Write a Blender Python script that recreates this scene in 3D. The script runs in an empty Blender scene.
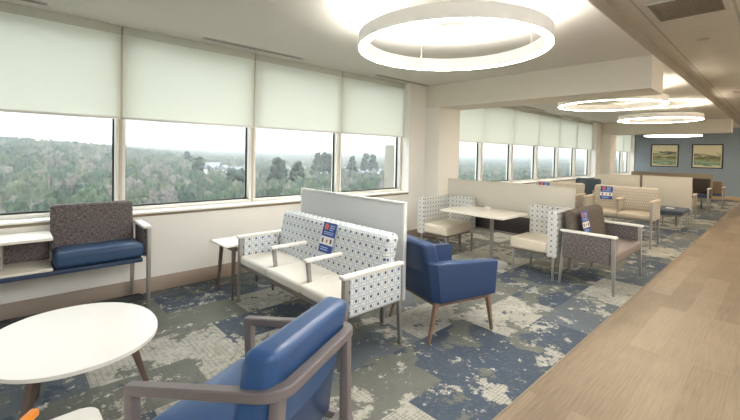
import bpy, bmesh, math, random
from mathutils import Vector, Matrix
PI = math.pi
SC = bpy.context.scene
COL = SC.collection
random.seed(7)

# ------------------------------------------------------------------ materials
def new_mat(name):
    m = bpy.data.materials.new(name); m.use_nodes = True
    nt = m.node_tree; nt.nodes.clear()
    out = nt.nodes.new('ShaderNodeOutputMaterial')
    b = nt.nodes.new('ShaderNodeBsdfPrincipled')
    nt.links.new(b.outputs[0], out.inputs[0])
    return m, nt, b, out

def N(nt, t, **kw):
    n = nt.nodes.new(t)
    for k, v in kw.items():
        if k in n.inputs.keys() if hasattr(n.inputs, 'keys') else False:
            n.inputs[k].default_value = v
        else:
            setattr(n, k, v)
    return n

def math_n(nt, op, a, b=None, c=None, clamp=False):
    n = nt.nodes.new('ShaderNodeMath'); n.operation = op; n.use_clamp = clamp
    for i, v in enumerate((a, b, c)):
        if v is None: continue
        if isinstance(v, (int, float)): n.inputs[i].default_value = v
        else: nt.links.new(v, n.inputs[i])
    return n.outputs[0]

def mix_c(nt, fac, a, b):
    n = nt.nodes.new('ShaderNodeMix'); n.data_type = 'RGBA'
    for s, v in ((n.inputs[0], fac), (n.inputs[6], a), (n.inputs[7], b)):
        if isinstance(v, (int, float)): s.default_value = v
        elif isinstance(v, tuple): s.default_value = (*v[:3], 1)
        else: nt.links.new(v, s)
    return n.outputs[2]

def srgb(r, g, b):
    f = lambda c: (c/255/12.92) if c/255 <= .04045 else ((c/255+.055)/1.055)**2.4
    return (f(r), f(g), f(b))

def plain(name, rgb, rough=.5, metal=0., noise=0.06, scale=30, bump=0., spec=.5, coat=0.):
    """solid colour with a faint procedural mottling and optional bump"""
    m, nt, b, out = new_mat(name)
    tc = nt.nodes.new('ShaderNodeTexCoord')
    no = nt.nodes.new('ShaderNodeTexNoise'); no.inputs['Scale'].default_value = scale; no.inputs['Detail'].default_value = 4
    nt.links.new(tc.outputs['Object'], no.inputs['Vector'])
    dark = tuple(c*(1-noise) for c in rgb); lite = tuple(min(1, c*(1+noise)) for c in rgb)
    nt.links.new(mix_c(nt, no.outputs[0], dark, lite), b.inputs['Base Color'])
    b.inputs['Roughness'].default_value = rough; b.inputs['Metallic'].default_value = metal
    b.inputs['Specular IOR Level'].default_value = spec
    b.inputs['Coat Weight'].default_value = coat
    if bump:
        bp = nt.nodes.new('ShaderNodeBump'); bp.inputs['Strength'].default_value = bump; bp.inputs['Distance'].default_value = .002
        nt.links.new(no.outputs[0], bp.inputs['Height']); nt.links.new(bp.outputs[0], b.inputs['Normal'])
    return m

def emit(name, rgb, s):
    m, nt, b, out = new_mat(name)
    b.inputs['Base Color'].default_value = (.9, .9, .9, 1)
    b.inputs['Emission Color'].default_value = (*rgb, 1); b.inputs['Emission Strength'].default_value = s
    return m

def tweed(name, c1, c2, c3):
    m, nt, b, out = new_mat(name)
    uv = nt.nodes.new('ShaderNodeUVMap'); uv.uv_map = 'UVMap'
    hs = []
    for sx, sy in ((150, 40), (40, 150)):
        mp = nt.nodes.new('ShaderNodeMapping'); mp.inputs['Scale'].default_value = (sx, sy, 1)
        nt.links.new(uv.outputs[0], mp.inputs[0])
        n = nt.nodes.new('ShaderNodeTexNoise'); n.inputs['Scale'].default_value = 1; n.inputs['Detail'].default_value = 3
        nt.links.new(mp.outputs[0], n.inputs['Vector']); hs.append(n.outputs[0])
    s = math_n(nt, 'ADD', hs[0], hs[1])
    r = nt.nodes.new('ShaderNodeValToRGB'); nt.links.new(math_n(nt, 'MULTIPLY', s, .5), r.inputs[0])
    e = r.color_ramp.elements; e[0].position = .38; e[0].color = (*c1, 1); e[1].position = .62; e[1].color = (*c3, 1)
    x = e.new(.5); x.color = (*c2, 1)
    nt.links.new(r.outputs[0], b.inputs['Base Color']); b.inputs['Roughness'].default_value = .9
    bp = nt.nodes.new('ShaderNodeBump'); bp.inputs['Strength'].default_value = .4; bp.inputs['Distance'].default_value = .002
    nt.links.new(s, bp.inputs['Height']); nt.links.new(bp.outputs[0], b.inputs['Normal'])
    return m

def dots(name, ground, dot, ring, leaf, cell=.072):
    """woven medallion fabric: a square grid of dots ringed by a lattice of small leaves"""
    m, nt, b, out = new_mat(name)
    uv = nt.nodes.new('ShaderNodeUVMap'); uv.uv_map = 'UVMap'
    sep = nt.nodes.new('ShaderNodeSeparateXYZ'); nt.links.new(uv.outputs[0], sep.inputs[0])
    def cellxy(off, c):
        o = []
        for k in (0, 1):
            v = math_n(nt, 'MULTIPLY_ADD', sep.outputs[k], 1/c, off)
            v = math_n(nt, 'FRACT', v); o.append(math_n(nt, 'SUBTRACT', v, .5))
        return o
    def rad(o): return math_n(nt, 'SQRT', math_n(nt, 'ADD', math_n(nt, 'MULTIPLY', o[0], o[0]), math_n(nt, 'MULTIPLY', o[1], o[1])))
    a = cellxy(0, cell); ra = rad(a)
    h = cellxy(.5, cell); rh = rad(h)
    s = cellxy(.25, cell/4); rs = rad(s)
    dotm = math_n(nt, 'LESS_THAN', ra, .17)
    ringm = math_n(nt, 'MULTIPLY', math_n(nt, 'GREATER_THAN', ra, .30), math_n(nt, 'LESS_THAN', ra, .40))
    leafm = math_n(nt, 'MULTIPLY', math_n(nt, 'LESS_THAN', rh, .26), math_n(nt, 'GREATER_THAN', rh, .10))
    small = math_n(nt, 'LESS_THAN', rs, .27)
    c = mix_c(nt, leafm, ground, leaf)
    c = mix_c(nt, math_n(nt, 'MULTIPLY', ringm, small), c, ring)
    c = mix_c(nt, math_n(nt, 'MULTIPLY', ringm, .5), c, ring)
    c = mix_c(nt, dotm, c, dot)
    nt.links.new(c, b.inputs['Base Color']); b.inputs['Roughness'].default_value = .85
    return m

def stripes(name, c1, c2):
    """tan fabric of short woven dashes in rows"""
    m, nt, b, out = new_mat(name)
    uv = nt.nodes.new('ShaderNodeUVMap'); uv.uv_map = 'UVMap'
    br = nt.nodes.new('ShaderNodeTexBrick'); nt.links.new(uv.outputs[0], br.inputs[0])
    br.inputs['Scale'].default_value = 1; br.inputs['Brick Width'].default_value = .03; br.inputs['Row Height'].default_value = .05
    br.inputs['Mortar Size'].default_value = .005
    br.inputs['Color1'].default_value = (*c1, 1); br.inputs['Color2'].default_value = (*tuple(c*.93 for c in c1), 1); br.inputs['Mortar'].default_value = (*c2, 1)
    nt.links.new(br.outputs[0], b.inputs['Base Color']); b.inputs['Roughness'].default_value = .85
    return m

def mat_carpet():
    m, nt, b, out = new_mat('carpet')
    tc = nt.nodes.new('ShaderNodeTexCoord')
    sep = nt.nodes.new('ShaderNodeSeparateXYZ'); nt.links.new(tc.outputs['Object'], sep.inputs[0])
    px = math_n(nt, 'MULTIPLY', math_n(nt, 'ADD', sep.outputs[0], .23), 1/.46)
    row = math_n(nt, 'FLOOR', px)
    py = math_n(nt, 'ADD', math_n(nt, 'MULTIPLY', math_n(nt, 'SUBTRACT', sep.outputs[1], 2.31-.92*3), 1/.92), math_n(nt, 'MULTIPLY', row, .37))
    colm = math_n(nt, 'FLOOR', py)
    cmb = nt.nodes.new('ShaderNodeCombineXYZ'); nt.links.new(row, cmb.inputs[0]); nt.links.new(colm, cmb.inputs[1])
    wn = nt.nodes.new('ShaderNodeTexWhiteNoise'); wn.noise_dimensions = '3D'; nt.links.new(cmb.outputs[0], wn.inputs['Vector'])
    wsep = nt.nodes.new('ShaderNodeSeparateColor'); nt.links.new(wn.outputs['Color'], wsep.inputs[0])
    navy = srgb(66, 78, 94); slate = srgb(94, 102, 108); olive = srgb(110, 110, 101); beige = srgb(176, 172, 160); pale = srgb(194, 191, 180)
    def ramp(fac, stops):
        r = nt.nodes.new('ShaderNodeValToRGB'); r.color_ramp.interpolation = 'CONSTANT'; nt.links.new(fac, r.inputs[0])
        e = r.color_ramp.elements; e[0].position = 0; e[0].color = (*stops[0][1], 1); e[1].position = stops[1][0]; e[1].color = (*stops[1][1], 1)
        for p, c in stops[2:]: k = e.new(p); k.color = (*c, 1)
        return r.outputs[0]
    base = ramp(wsep.outputs[0], [(0, navy), (.30, slate), (.46, olive), (.68, beige)])
    # blotches shift from tile to tile so that each plank has its own wear
    shift = nt.nodes.new('ShaderNodeVectorMath'); shift.operation = 'MULTIPLY_ADD'
    nt.links.new(wn.outputs['Color'], shift.inputs[0]); shift.inputs[1].default_value = (3, 3, 3); nt.links.new(tc.outputs['Object'], shift.inputs[2])
    def noise(sc, det, rgh, w, vec=None):
        n = nt.nodes.new('ShaderNodeTexNoise'); n.noise_dimensions = '4D'; n.inputs['W'].default_value = w
        n.inputs['Scale'].default_value = sc; n.inputs['Detail'].default_value = det; n.inputs['Roughness'].default_value = rgh
        nt.links.new(vec or tc.outputs['Object'], n.inputs['Vector']); return n.outputs[0]
    def step(v, t, w=.012):
        r = nt.nodes.new('ShaderNodeMapRange'); r.inputs['From Min'].default_value = t-w; r.inputs['From Max'].default_value = t+w
        nt.links.new(v, r.inputs['Value']); return r.outputs[0]
    c = base
    c = mix_c(nt, step(noise(3.2, 7, .62, 1.3), .55), c, olive)
    c = mix_c(nt, math_n(nt, 'MULTIPLY', step(noise(26, 6, .75, 5.5), .54, .03), .45), c, slate)
    c = mix_c(nt, step(noise(3.6, 10, .72, 4.1, shift.outputs[0]), .575), c, beige)
    c = mix_c(nt, step(noise(4.4, 10, .72, 8.7), .605), c, navy)
    c = mix_c(nt, step(noise(9.0, 10, .74, 2.2), .60), c, pale)
    c = mix_c(nt, math_n(nt, 'MULTIPLY', step(noise(40, 4, .7, 7.5), .60, .02), .55), c, olive)
    # woven hatch: fine ribs along and across
    def rib(sock, per, wdt):
        f = math_n(nt, 'FRACT', math_n(nt, 'MULTIPLY', sock, 1/per)); return math_n(nt, 'LESS_THAN', f, wdt)
    hm = step(noise(5.0, 5, .6, 6.6), .47, .04)
    lines = math_n(nt, 'MAXIMUM', rib(sep.outputs[0], .021, .26), math_n(nt, 'MULTIPLY', rib(sep.outputs[1], .034, .2), .8))
    c = mix_c(nt, math_n(nt, 'MULTIPLY', math_n(nt, 'MULTIPLY', lines, hm), .5), c, srgb(84, 86, 84))
    fine = noise(220, 2, .5, 0)
    c = mix_c(nt, math_n(nt, 'MULTIPLY', fine, .25), c, srgb(90, 92, 92))
    nt.links.new(c, b.inputs['Base Color']); b.inputs['Roughness'].default_value = .95; b.inputs['Specular IOR Level'].default_value = .15
    bp = nt.nodes.new('ShaderNodeBump'); bp.inputs['Strength'].default_value = .35; bp.inputs['Distance'].default_value = .003
    nt.links.new(fine, bp.inputs['Height']); nt.links.new(bp.outputs[0], b.inputs['Normal'])
    return m

def mat_wood_floor():
    m, nt, b, out = new_mat('vinyl_plank')
    tc = nt.nodes.new('ShaderNodeTexCoord')
    mp = nt.nodes.new('ShaderNodeMapping'); mp.inputs['Rotation'].default_value = (0, 0, PI/2); mp.inputs['Location'].default_value = (0, 3.42, 0)
    nt.links.new(tc.outputs['Object'], mp.inputs[0])
    br = nt.nodes.new('ShaderNodeTexBrick'); nt.links.new(mp.outputs[0], br.inputs[0])
    br.offset = .37; br.offset_frequency = 2
    br.inputs['Scale'].default_value = 1; br.inputs['Brick Width'].default_value = 1.22; br.inputs['Row Height'].default_value = .203
    br.inputs['Mortar Size'].default_value = .0012; br.inputs['Bias'].default_value = 0
    br.inputs['Color1'].default_value = (0, 0, 0, 1); br.inputs['Color2'].default_value = (1, 1, 1, 1); br.inputs['Mortar'].default_value = (.3, .3, .3, 1)
    gm = nt.nodes.new('ShaderNodeMapping'); gm.inputs['Scale'].default_value = (46, 1.5, 1); nt.links.new(tc.outputs['Object'], gm.inputs[0])
    gn = nt.nodes.new('ShaderNodeTexNoise'); gn.inputs['Scale'].default_value = 2.2; gn.inputs['Detail'].default_value = 8; gn.inputs['Roughness'].default_value = .65
    nt.links.new(gm.outputs[0], gn.inputs['Vector'])
    bn = nt.nodes.new('ShaderNodeTexNoise'); bn.inputs['Scale'].default_value = 1.5; nt.links.new(tc.outputs['Object'], bn.inputs['Vector'])
    f = math_n(nt, 'MULTIPLY_ADD', gn.outputs[0], .75, math_n(nt, 'MULTIPLY', bn.outputs[0], .4))
    lum = nt.nodes.new('ShaderNodeRGBToBW'); nt.links.new(br.outputs[0], lum.inputs[0])
    f = math_n(nt, 'MULTIPLY_ADD', lum.outputs[0], .30, math_n(nt, 'SUBTRACT', f, .22), clamp=True)
    r = nt.nodes.new('ShaderNodeValToRGB'); nt.links.new(f, r.inputs[0])
    e = r.color_ramp.elements; e[0].position = .15; e[0].color = (*srgb(98, 82, 64), 1); e[1].position = .85; e[1].color = (*srgb(158, 140, 117), 1)
    c = mix_c(nt, math_n(nt, 'MULTIPLY', br.outputs['Fac'], .5), r.outputs[0], srgb(120, 98, 72))
    nt.links.new(c, b.inputs['Base Color']); b.inputs['Roughness'].default_value = .42; b.inputs['Specular IOR Level'].default_value = .4
    return m

def mat_tiles():
    """mineral-fibre ceiling tiles in a thin metal grid"""
    m, nt, b, out = new_mat('ceiling_tile')
    tc = nt.nodes.new('ShaderNodeTexCoord')
    sep = nt.nodes.new('ShaderNodeSeparateXYZ'); nt.links.new(tc.outputs['Object'], sep.inputs[0])
    gx = math_n(nt, 'FRACT', math_n(nt, 'MULTIPLY', math_n(nt, 'SUBTRACT', sep.outputs[0], 3.54-6.1), 1/.61))
    gy = math_n(nt, 'FRACT', math_n(nt, 'MULTIPLY', math_n(nt, 'SUBTRACT', sep.outputs[1], 4.72-12.2), 1/.61))
    lx = math_n(nt, 'LESS_THAN', gx, .035); ly = math_n(nt, 'LESS_THAN', gy, .02)
    no = nt.nodes.new('ShaderNodeTexNoise'); no.inputs['Scale'].default_value = 90; nt.links.new(tc.outputs['Object'], no.inputs['Vector'])
    c = mix_c(nt, no.outputs[0], srgb(184, 180, 170), srgb(202, 198, 188))
    c = mix_c(nt, math_n(nt, 'MULTIPLY', math_n(nt, 'MAXIMUM', lx, math_n(nt, 'MULTIPLY', ly, .5)), .55), c, srgb(130, 126, 116))
    nt.links.new(c, b.inputs['Base Color']); b.inputs['Roughness'].default_value = .95
    return m

def mat_glass():
    m, nt, b, out = new_mat('window_glass')
    nt.nodes.remove(b)
    tr = nt.nodes.new('ShaderNodeBsdfTransparent'); tr.inputs[0].default_value = (.88, .90, .90, 1)
    gl = nt.nodes.new('ShaderNodeBsdfGlossy'); gl.inputs['Roughness'].default_value = .01
    lw = nt.nodes.new('ShaderNodeLayerWeight'); lw.inputs[0].default_value = .5
    fr = math_n(nt, 'MULTIPLY_ADD', math_n(nt, 'POWER', lw.outputs['Facing'], 5), .85, .035)
    mx = nt.nodes.new('ShaderNodeMixShader'); nt.links.new(fr, mx.inputs[0])
    nt.links.new(tr.outputs[0], mx.inputs[1]); nt.links.new(gl.outputs[0], mx.inputs[2]); nt.links.new(mx.outputs[0], out.inputs[0])
    return m

def mat_shade():
    m, nt, b, out = new_mat('shade_cloth')
    nt.nodes.remove(b)
    tc = nt.nodes.new('ShaderNodeTexCoord')
    no = nt.nodes.new('ShaderNodeTexNoise'); no.inputs['Scale'].default_value = 300; nt.links.new(tc.outputs['Object'], no.inputs['Vector'])
    c = mix_c(nt, no.outputs[0], srgb(236, 238, 230), srgb(246, 247, 241))
    d = nt.nodes.new('ShaderNodeBsdfDiffuse'); t = nt.nodes.new('ShaderNodeBsdfTranslucent')
    nt.links.new(c, d.inputs[0]); nt.links.new(c, t.inputs[0])
    mx = nt.nodes.new('ShaderNodeMixShader'); mx.inputs[0].default_value = .55
    nt.links.new(d.outputs[0], mx.inputs[1]); nt.links.new(t.outputs[0], mx.inputs[2]); nt.links.new(mx.outputs[0], out.inputs[0])
    return m

def mat_foliage():
    m, nt, b, out = new_mat('foliage')
    at = nt.nodes.new('ShaderNodeAttribute'); at.attribute_name = 'tint'
    tc = nt.nodes.new('ShaderNodeTexCoord')
    no = nt.nodes.new('ShaderNodeTexNoise'); no.inputs['Scale'].default_value = .9; no.inputs['Detail'].default_value = 6; nt.links.new(tc.outputs['Object'], no.inputs['Vector'])
    r = nt.nodes.new('ShaderNodeMapRange'); r.inputs['From Min'].default_value = .3; r.inputs['From Max'].default_value = .7; r.inputs['To Min'].default_value = .45; r.inputs['To Max'].default_value = 1.3
    nt.links.new(no.outputs[0], r.inputs[0])
    v = nt.nodes.new('ShaderNodeVectorMath'); v.operation = 'SCALE'; nt.links.new(at.outputs['Color'], v.inputs[0]); nt.links.new(r.outputs[0], v.inputs['Scale'])
    nt.links.new(v.outputs[0], b.inputs['Base Color']); b.inputs['Roughness'].default_value = 1; b.inputs['Specular IOR Level'].default_value = 0
    return m

def mat_paint(name, sea, seed):
    """an abstract landscape in washes of green, ochre and cream"""
    m, nt, b, out = new_mat(name)
    uv = nt.nodes.new('ShaderNodeUVMap'); uv.uv_map = 'UVMap'
    mp = nt.nodes.new('ShaderNodeMapping'); mp.inputs['Scale'].default_value = (2.2, 9, 1); mp.inputs['Location'].default_value = (seed, seed*1.7, 0)
    nt.links.new(uv.outputs[0], mp.inputs[0])
    no = nt.nodes.new('ShaderNodeTexNoise'); no.inputs['Scale'].default_value = 1.0; no.inputs['Detail'].default_value = 5; nt.links.new(mp.outputs[0], no.inputs['Vector'])
    sep = nt.nodes.new('ShaderNodeSeparateXYZ'); nt.links.new(uv.outputs[0], sep.inputs[0])
    v = math_n(nt, 'ADD', math_n(nt, 'MULTIPLY', sep.outputs[1], 1.0), math_n(nt, 'MULTIPLY', math_n(nt, 'SUBTRACT', no.outputs[0], .5), .55))
    r = nt.nodes.new('ShaderNodeValToRGB'); nt.links.new(v, r.inputs[0])
    e = r.color_ramp.elements; e[0].position = 0; e[0].color = (*srgb(205, 196, 158), 1); e[1].position = 1; e[1].color = (*srgb(218, 208, 178), 1)
    for p, c in ((.12, (98, 130, 108)), (.24, (150, 172, 144)), (.34, (134, 132, 92)), (.44, (92, 104, 70)), (.50, (196, 186, 150)), (sea, (60, 84, 74)), (sea+.06, (214, 203, 168))):
        k = e.new(p); k.color = (*srgb(*c), 1)
    nt.links.new(r.outputs[0], b.inputs['Base Color']); b.inputs['Roughness'].default_value = .5
    return m

M = {}
M['wall'] = plain('painted_wall', srgb(238, 235, 228), .8, bump=.05, noise=.015, scale=60)
M['ceil'] = plain('painted_ceiling', srgb(208, 205, 197), .9, noise=.01)
M['beam'] = plain('beam_paint', srgb(226, 221, 208), .8, noise=.012)
M['blue_wall'] = plain('blue_grey_paint', srgb(132, 144, 155), .8, noise=.02)
M['base'] = plain('taupe_base', srgb(164, 148, 134), .6, noise=.03)
M['sill_dark'] = plain('sill_edge', srgb(130, 115, 92), .5)
M['frame'] = plain('window_frame_paint', srgb(236, 235, 228), .45, noise=.01)
M['frame_tan'] = plain('mullion_paint', srgb(206, 192, 172), .5, noise=.02)
M['gasket'] = plain('black_gasket', (.012, .018, .022), .5)
M['shade'] = mat_shade()
M['fascia'] = plain('shade_fascia', srgb(196, 200, 190), .6)
M['glass'] = mat_glass()
M['carpet'] = mat_carpet()
M['plank'] = mat_wood_floor()
M['tile'] = mat_tiles()
M['soffit'] = plain('soffit_paint', srgb(168, 162, 150), .85, noise=.015)
M['steel'] = plain('satin_metal', srgb(160, 157, 152), .38, .55, noise=.04)
M['steel_dark'] = plain('grey_metal', srgb(128, 122, 116), .45, .4, noise=.04)
M['white_cap'] = plain('white_arm_cap', srgb(232, 229, 222), .35, noise=.01)
M['tan_cap'] = plain('tan_arm_cap', srgb(196, 184, 164), .4, noise=.02)
M['laminate'] = plain('white_laminate', srgb(236, 232, 222), .3, noise=.008, scale=8)
M['laminate_warm'] = plain('cream_laminate', srgb(226, 219, 206), .32, noise=.01, scale=8)
M['navy'] = plain('navy_vinyl', srgb(48, 74, 108), .34, noise=.05, scale=5, bump=.04)
M['navy_dark'] = plain('navy_rail', srgb(44, 60, 88), .4)
M['blue'] = plain('blue_vinyl', srgb(48, 84, 132), .36, noise=.04, scale=4, bump=.04, coat=.1)
M['blue2'] = plain('deep_blue_vinyl', srgb(38, 64, 104), .36, noise=.04, scale=4, bump=.04, coat=.1)
M['cream'] = plain('cream_vinyl', srgb(218, 213, 203), .42, noise=.02, scale=5)
M['cream_warm'] = plain('warm_cream_vinyl', srgb(212, 202, 182), .42, noise=.02, scale=5)
M['tan_seat'] = plain('tan_vinyl', srgb(184, 172, 152), .45, noise=.03, scale=5)
M['taupe_seat'] = plain('taupe_vinyl', srgb(124, 110, 104), .42, noise=.04, scale=5)
M['walnut'] = plain('walnut', srgb(106, 88, 80), .45, noise=.12, scale=24)
M['walnut_lt'] = plain('light_walnut', srgb(128, 104, 88), .45, noise=.12, scale=24)
M['greige'] = plain('greige_wood', srgb(116, 108, 108), .42, noise=.08, scale=26)
M['black'] = plain('black_rubber', (.02, .02, .022), .55)
M['charcoal'] = plain('charcoal_laminate', srgb(62, 57, 56), .5)
M['tweed'] = tweed('brown_tweed', srgb(62, 56, 56), srgb(96, 88, 88), srgb(134, 126, 125))
M['tweed_brown'] = tweed('warm_brown_tweed', srgb(64, 56, 49), srgb(92, 82, 72), srgb(120, 109, 98))
M['tweed_dark'] = tweed('dark_brown_tweed', srgb(48, 40, 36), srgb(70, 60, 54), srgb(92, 80, 72))
M['slate_fab'] = tweed('slate_fabric', srgb(52, 60, 70), srgb(66, 76, 86), srgb(84, 94, 104))
M['brown_panel'] = tweed('brown_fabric', srgb(110, 96, 78), srgb(128, 112, 92), srgb(146, 130, 108))
M['dots'] = dots('medallion_fabric_blue', srgb(220, 221, 216), srgb(80, 96, 130), srgb(126, 144, 170), srgb(178, 190, 202))
M['dots_brown'] = dots('medallion_fabric_grey', srgb(214, 212, 204), srgb(98, 98, 106), srgb(150, 156, 162), srgb(184, 190, 192), cell=.066)
M['tan_fab'] = stripes('tan_dash_fabric', srgb(188, 180, 166), srgb(158, 148, 132))
M['panel_grey'] = plain('grey_panel_fabric', srgb(196, 199, 199), .85, noise=.03, scale=200)
M['panel_edge'] = plain('panel_edge', srgb(222, 222, 218), .5, noise=.01)
M['panel_warm'] = plain('warm_panel_fabric', srgb(196, 190, 176), .85, noise=.03, scale=200)
M['panel_taupe'] = plain('taupe_panel_fabric', srgb(160, 146, 126), .85, noise=.04, scale=200)
M['ring'] = plain('ring_housing', srgb(246, 246, 244), .5, noise=.005)
M['lens'] = emit('ring_lens', (1.0, .97, .92), 30)
M['lens_up'] = emit('ring_uplight', (1.0, .96, .89), 36)
M['fill_lens'] = emit('fill_light_lens', (.93, .97, 1.0), 22)  # glow of the added, unseen fill lights near the camera
M['lens_warm'] = emit('ring_lens_warm', (1.0, .88, .72), 15)
M['lens_up_warm'] = emit('ring_uplight_warm', (1.0, .88, .70), 19)
M['fill_lens_warm'] = emit('fill_light_lens_warm', (1.0, .87, .70), 21)  # warmer glow of the added, unseen fill lights farther back
M['slot'] = plain('slot_black', (.05, .048, .045), .6)
M['alum'] = plain('slot_frame', srgb(186, 184, 176), .5)
M['tagblue'] = plain('tag_blue', srgb(30, 66, 142), .5)
M['tagwhite'] = plain('tag_white', srgb(232, 230, 226), .5)
M['tagred'] = plain('tag_red', srgb(206, 98, 78), .5)
M['tagtext'] = plain('tag_text', srgb(176, 196, 232), .5)
M['pict'] = plain('picture_frame', srgb(44, 38, 32), .5)
M['mat'] = plain('picture_mat', srgb(212, 206, 184), .6)
M['orange'] = plain('orange_plastic', srgb(236, 140, 30), .4)
M['foliage'] = mat_foliage()
M['roofs'] = plain('roof_shingle', srgb(112, 116, 122), .9)
M['siding'] = plain('house_siding', srgb(214, 210, 200), .8)
M['ext'] = plain('exterior_panel', srgb(140, 137, 124), .8)
M['ground'] = plain('ground_scrub', srgb(104, 112, 98), 1, noise=.25, scale=.03)

# ------------------------------------------------------------------ mesh helpers
class MB:
    def __init__(s): s.v = []; s.f = []; s.sm = []
    def add(s, vs, fs, smooth=True):
        o = len(s.v); s.v += [tuple(v) for v in vs]; s.f += [tuple(i+o for i in f) for f in fs]; s.sm += [smooth]*len(fs); return s
    def bm(s, bm, mat=None):
        bm.verts.ensure_lookup_table(); bm.verts.index_update()
        if mat: bmesh.ops.transform(bm, matrix=mat, verts=bm.verts)
        s.add([v.co[:] for v in bm.verts], [[v.index for v in f.verts] for f in bm.faces]); bm.free(); return s
    def box(s, x0, x1, y0, y1, z0, z1, bev=0, seg=2, fn=None):
        bm = bmesh.new()
        bmesh.ops.create_cube(bm, size=1)
        bmesh.ops.transform(bm, matrix=Matrix.Translation(((x0+x1)/2, (y0+y1)/2, (z0+z1)/2)) @ Matrix.Diagonal((abs(x1-x0), abs(y1-y0), abs(z1-z0), 1)), verts=bm.verts)
        if bev: bmesh.ops.bevel(bm, geom=bm.edges[:], offset=min(bev, .49*min(abs(x1-x0), abs(y1-y0), abs(z1-z0))), segments=seg, affect='EDGES', profile=.5)
        if fn:
            for v in bm.verts: v.co = Vector(fn(*v.co))
        return s.bm(bm)
    def hexa(s, bot, top):
        """box between two quads (4 points each, same winding seen from above, counter-clockwise)"""
        return s.add(list(bot)+list(top), [(3, 2, 1, 0), (4, 5, 6, 7), (0, 1, 5, 4), (1, 2, 6, 5), (2, 3, 7, 6), (3, 0, 4, 7)])
    def bar(s, p0, p1, w, d, w1=None, d1=None, up=(0, 0, 1), bev=.0):
        """rectangular bar from p0 to p1; (w, d) at p0, (w1, d1) at p1"""
        p0 = Vector(p0); p1 = Vector(p1); a = (p1-p0).normalized(); u = Vector(up)
        if abs(a.dot(u)) > .95: u = Vector((0, 1, 0))
        sx = a.cross(u).normalized(); sy = sx.cross(a).normalized()
        w1 = w if w1 is None else w1; d1 = d if d1 is None else d1
        bm = bmesh.new(); vs = []
        for p, ww, dd in ((p0, w, d), (p1, w1, d1)):
            for i, j in ((-1, -1), (1, -1), (1, 1), (-1, 1)): vs.append(bm.verts.new(p+sx*i*ww/2+sy*j*dd/2))
        for f in ((0, 1, 2, 3), (7, 6, 5, 4), (0, 4, 5, 1), (1, 5, 6, 2), (2, 6, 7, 3), (3, 7, 4, 0)): bm.faces.new([vs[k] for k in f])
        bmesh.ops.recalc_face_normals(bm, faces=bm.faces)
        b = bev or min(w, d, w1, d1)*.2
        bmesh.ops.bevel(bm, geom=bm.edges[:], offset=b, segments=2, affect='EDGES', profile=.5)
        return s.bm(bm)
    def cushion(s, x0, x1, y0, y1, z0, z1, r=.03, puff=.0, n=12, fn=None, puffd=None):
        """soft rounded block: rounded-box surface, the faces swelling by puff"""
        c = Vector(((x0+x1)/2, (y0+y1)/2, (z0+z1)/2)); h = Vector(((x1-x0)/2, (y1-y0)/2, (z1-z0)/2)); r = min(r, *(h*.98))
        idx = {}; vs = []; fs = []
        def lv(t, H):
            # spread grid lines so that they crowd at the rounded edges
            k = r/H; m = n//2
            a = abs(t-m)/m; sg = 1 if t >= m else -1
            q = 3/ m
            return sg*((a/(1-q))*(1-k) if a < 1-q else (1-k)+k*((a-(1-q))/q)) if m > 3 else sg*a
        def put(i, j, k):
            if (i, j, k) in idx: return idx[(i, j, k)]
            u = (lv(i, h.x), lv(j, h.y), lv(k, h.z))
            p = Vector((u[0]*h.x, u[1]*h.y, u[2]*h.z))
            inn = Vector([max(-(h[t]-r), min(h[t]-r, p[t])) for t in range(3)])
            d = p-inn; q = inn+(d.normalized()*r if d.length > 1e-9 else d)
            if puff:
                a = [1-abs(t)**2.5 for t in u]
                if puffd is None or 'z' in puffd: q.z += puff*a[0]*a[1]*u[2]
                if puffd and 'y' in puffd: q.y += puff*a[0]*a[2]*u[1]
                if puffd and 'x' in puffd: q.x += puff*a[1]*a[2]*u[0]
            q = q+c
            if fn: q = Vector(fn(*q))
            idx[(i, j, k)] = len(vs); vs.append(q); return len(vs)-1
        R = range(n)
        for i in R:
            for j in R:
                fs.append([put(i, j, 0), put(i, j+1, 0), put(i+1, j+1, 0), put(i+1, j, 0)])
                fs.append([put(i, j, n), put(i+1, j, n), put(i+1, j+1, n), put(i, j+1, n)])
                fs.append([put(i, 0, j), put(i+1, 0, j), put(i+1, 0, j+1), put(i, 0, j+1)])
                fs.append([put(i, n, j), put(i, n, j+1), put(i+1, n, j+1), put(i+1, n, j)])
                fs.append([put(0, i, j), put(0, i, j+1), put(0, i+1, j+1), put(0, i+1, j)])
                fs.append([put(n, i, j), put(n, i+1, j), put(n, i+1, j+1), put(n, i, j+1)])
        return s.add(vs, fs)
    def prism(s, poly, z0, z1, bev=0, seg=3, fn=None):
        """extruded polygon (x, y list counter-clockwise)"""
        bm = bmesh.new()
        a = [bm.verts.new((x, y, z0)) for x, y in poly]; b = [bm.verts.new((x, y, z1)) for x, y in poly]; n = len(poly)
        bm.faces.new(a[::-1]); bm.faces.new(b)
        for i in range(n): bm.faces.new((a[i], a[(i+1) % n], b[(i+1) % n], b[i]))
        if bev:
            es = [e for e in bm.edges if abs(e.verts[0].co.z-e.verts[1].co.z) < 1e-6]
            bmesh.ops.bevel(bm, geom=es, offset=bev, segments=seg, affect='EDGES', profile=.5)
        if fn:
            for v in bm.verts: v.co = Vector(fn(*v.co))
        return s.bm(bm)
    def lathe(s, prof, n=32, c=(0, 0, 0)):
        vs = []; fs = []; k = len(prof)
        for i in range(n):
            t = 2*PI*i/n
            for r, z in prof: vs.append((c[0]+r*math.cos(t), c[1]+r*math.sin(t), c[2]+z))
        for i in range(n):
            for j in range(k-1):
                a = i*k+j; b = ((i+1) % n)*k+j; fs.append((a, b, b+1, a+1))
        if prof[0][0] > 1e-6 and prof[-1][0] > 1e-6 and prof[0] != prof[-1]:
            pass
        return s.add(vs, fs)
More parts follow.
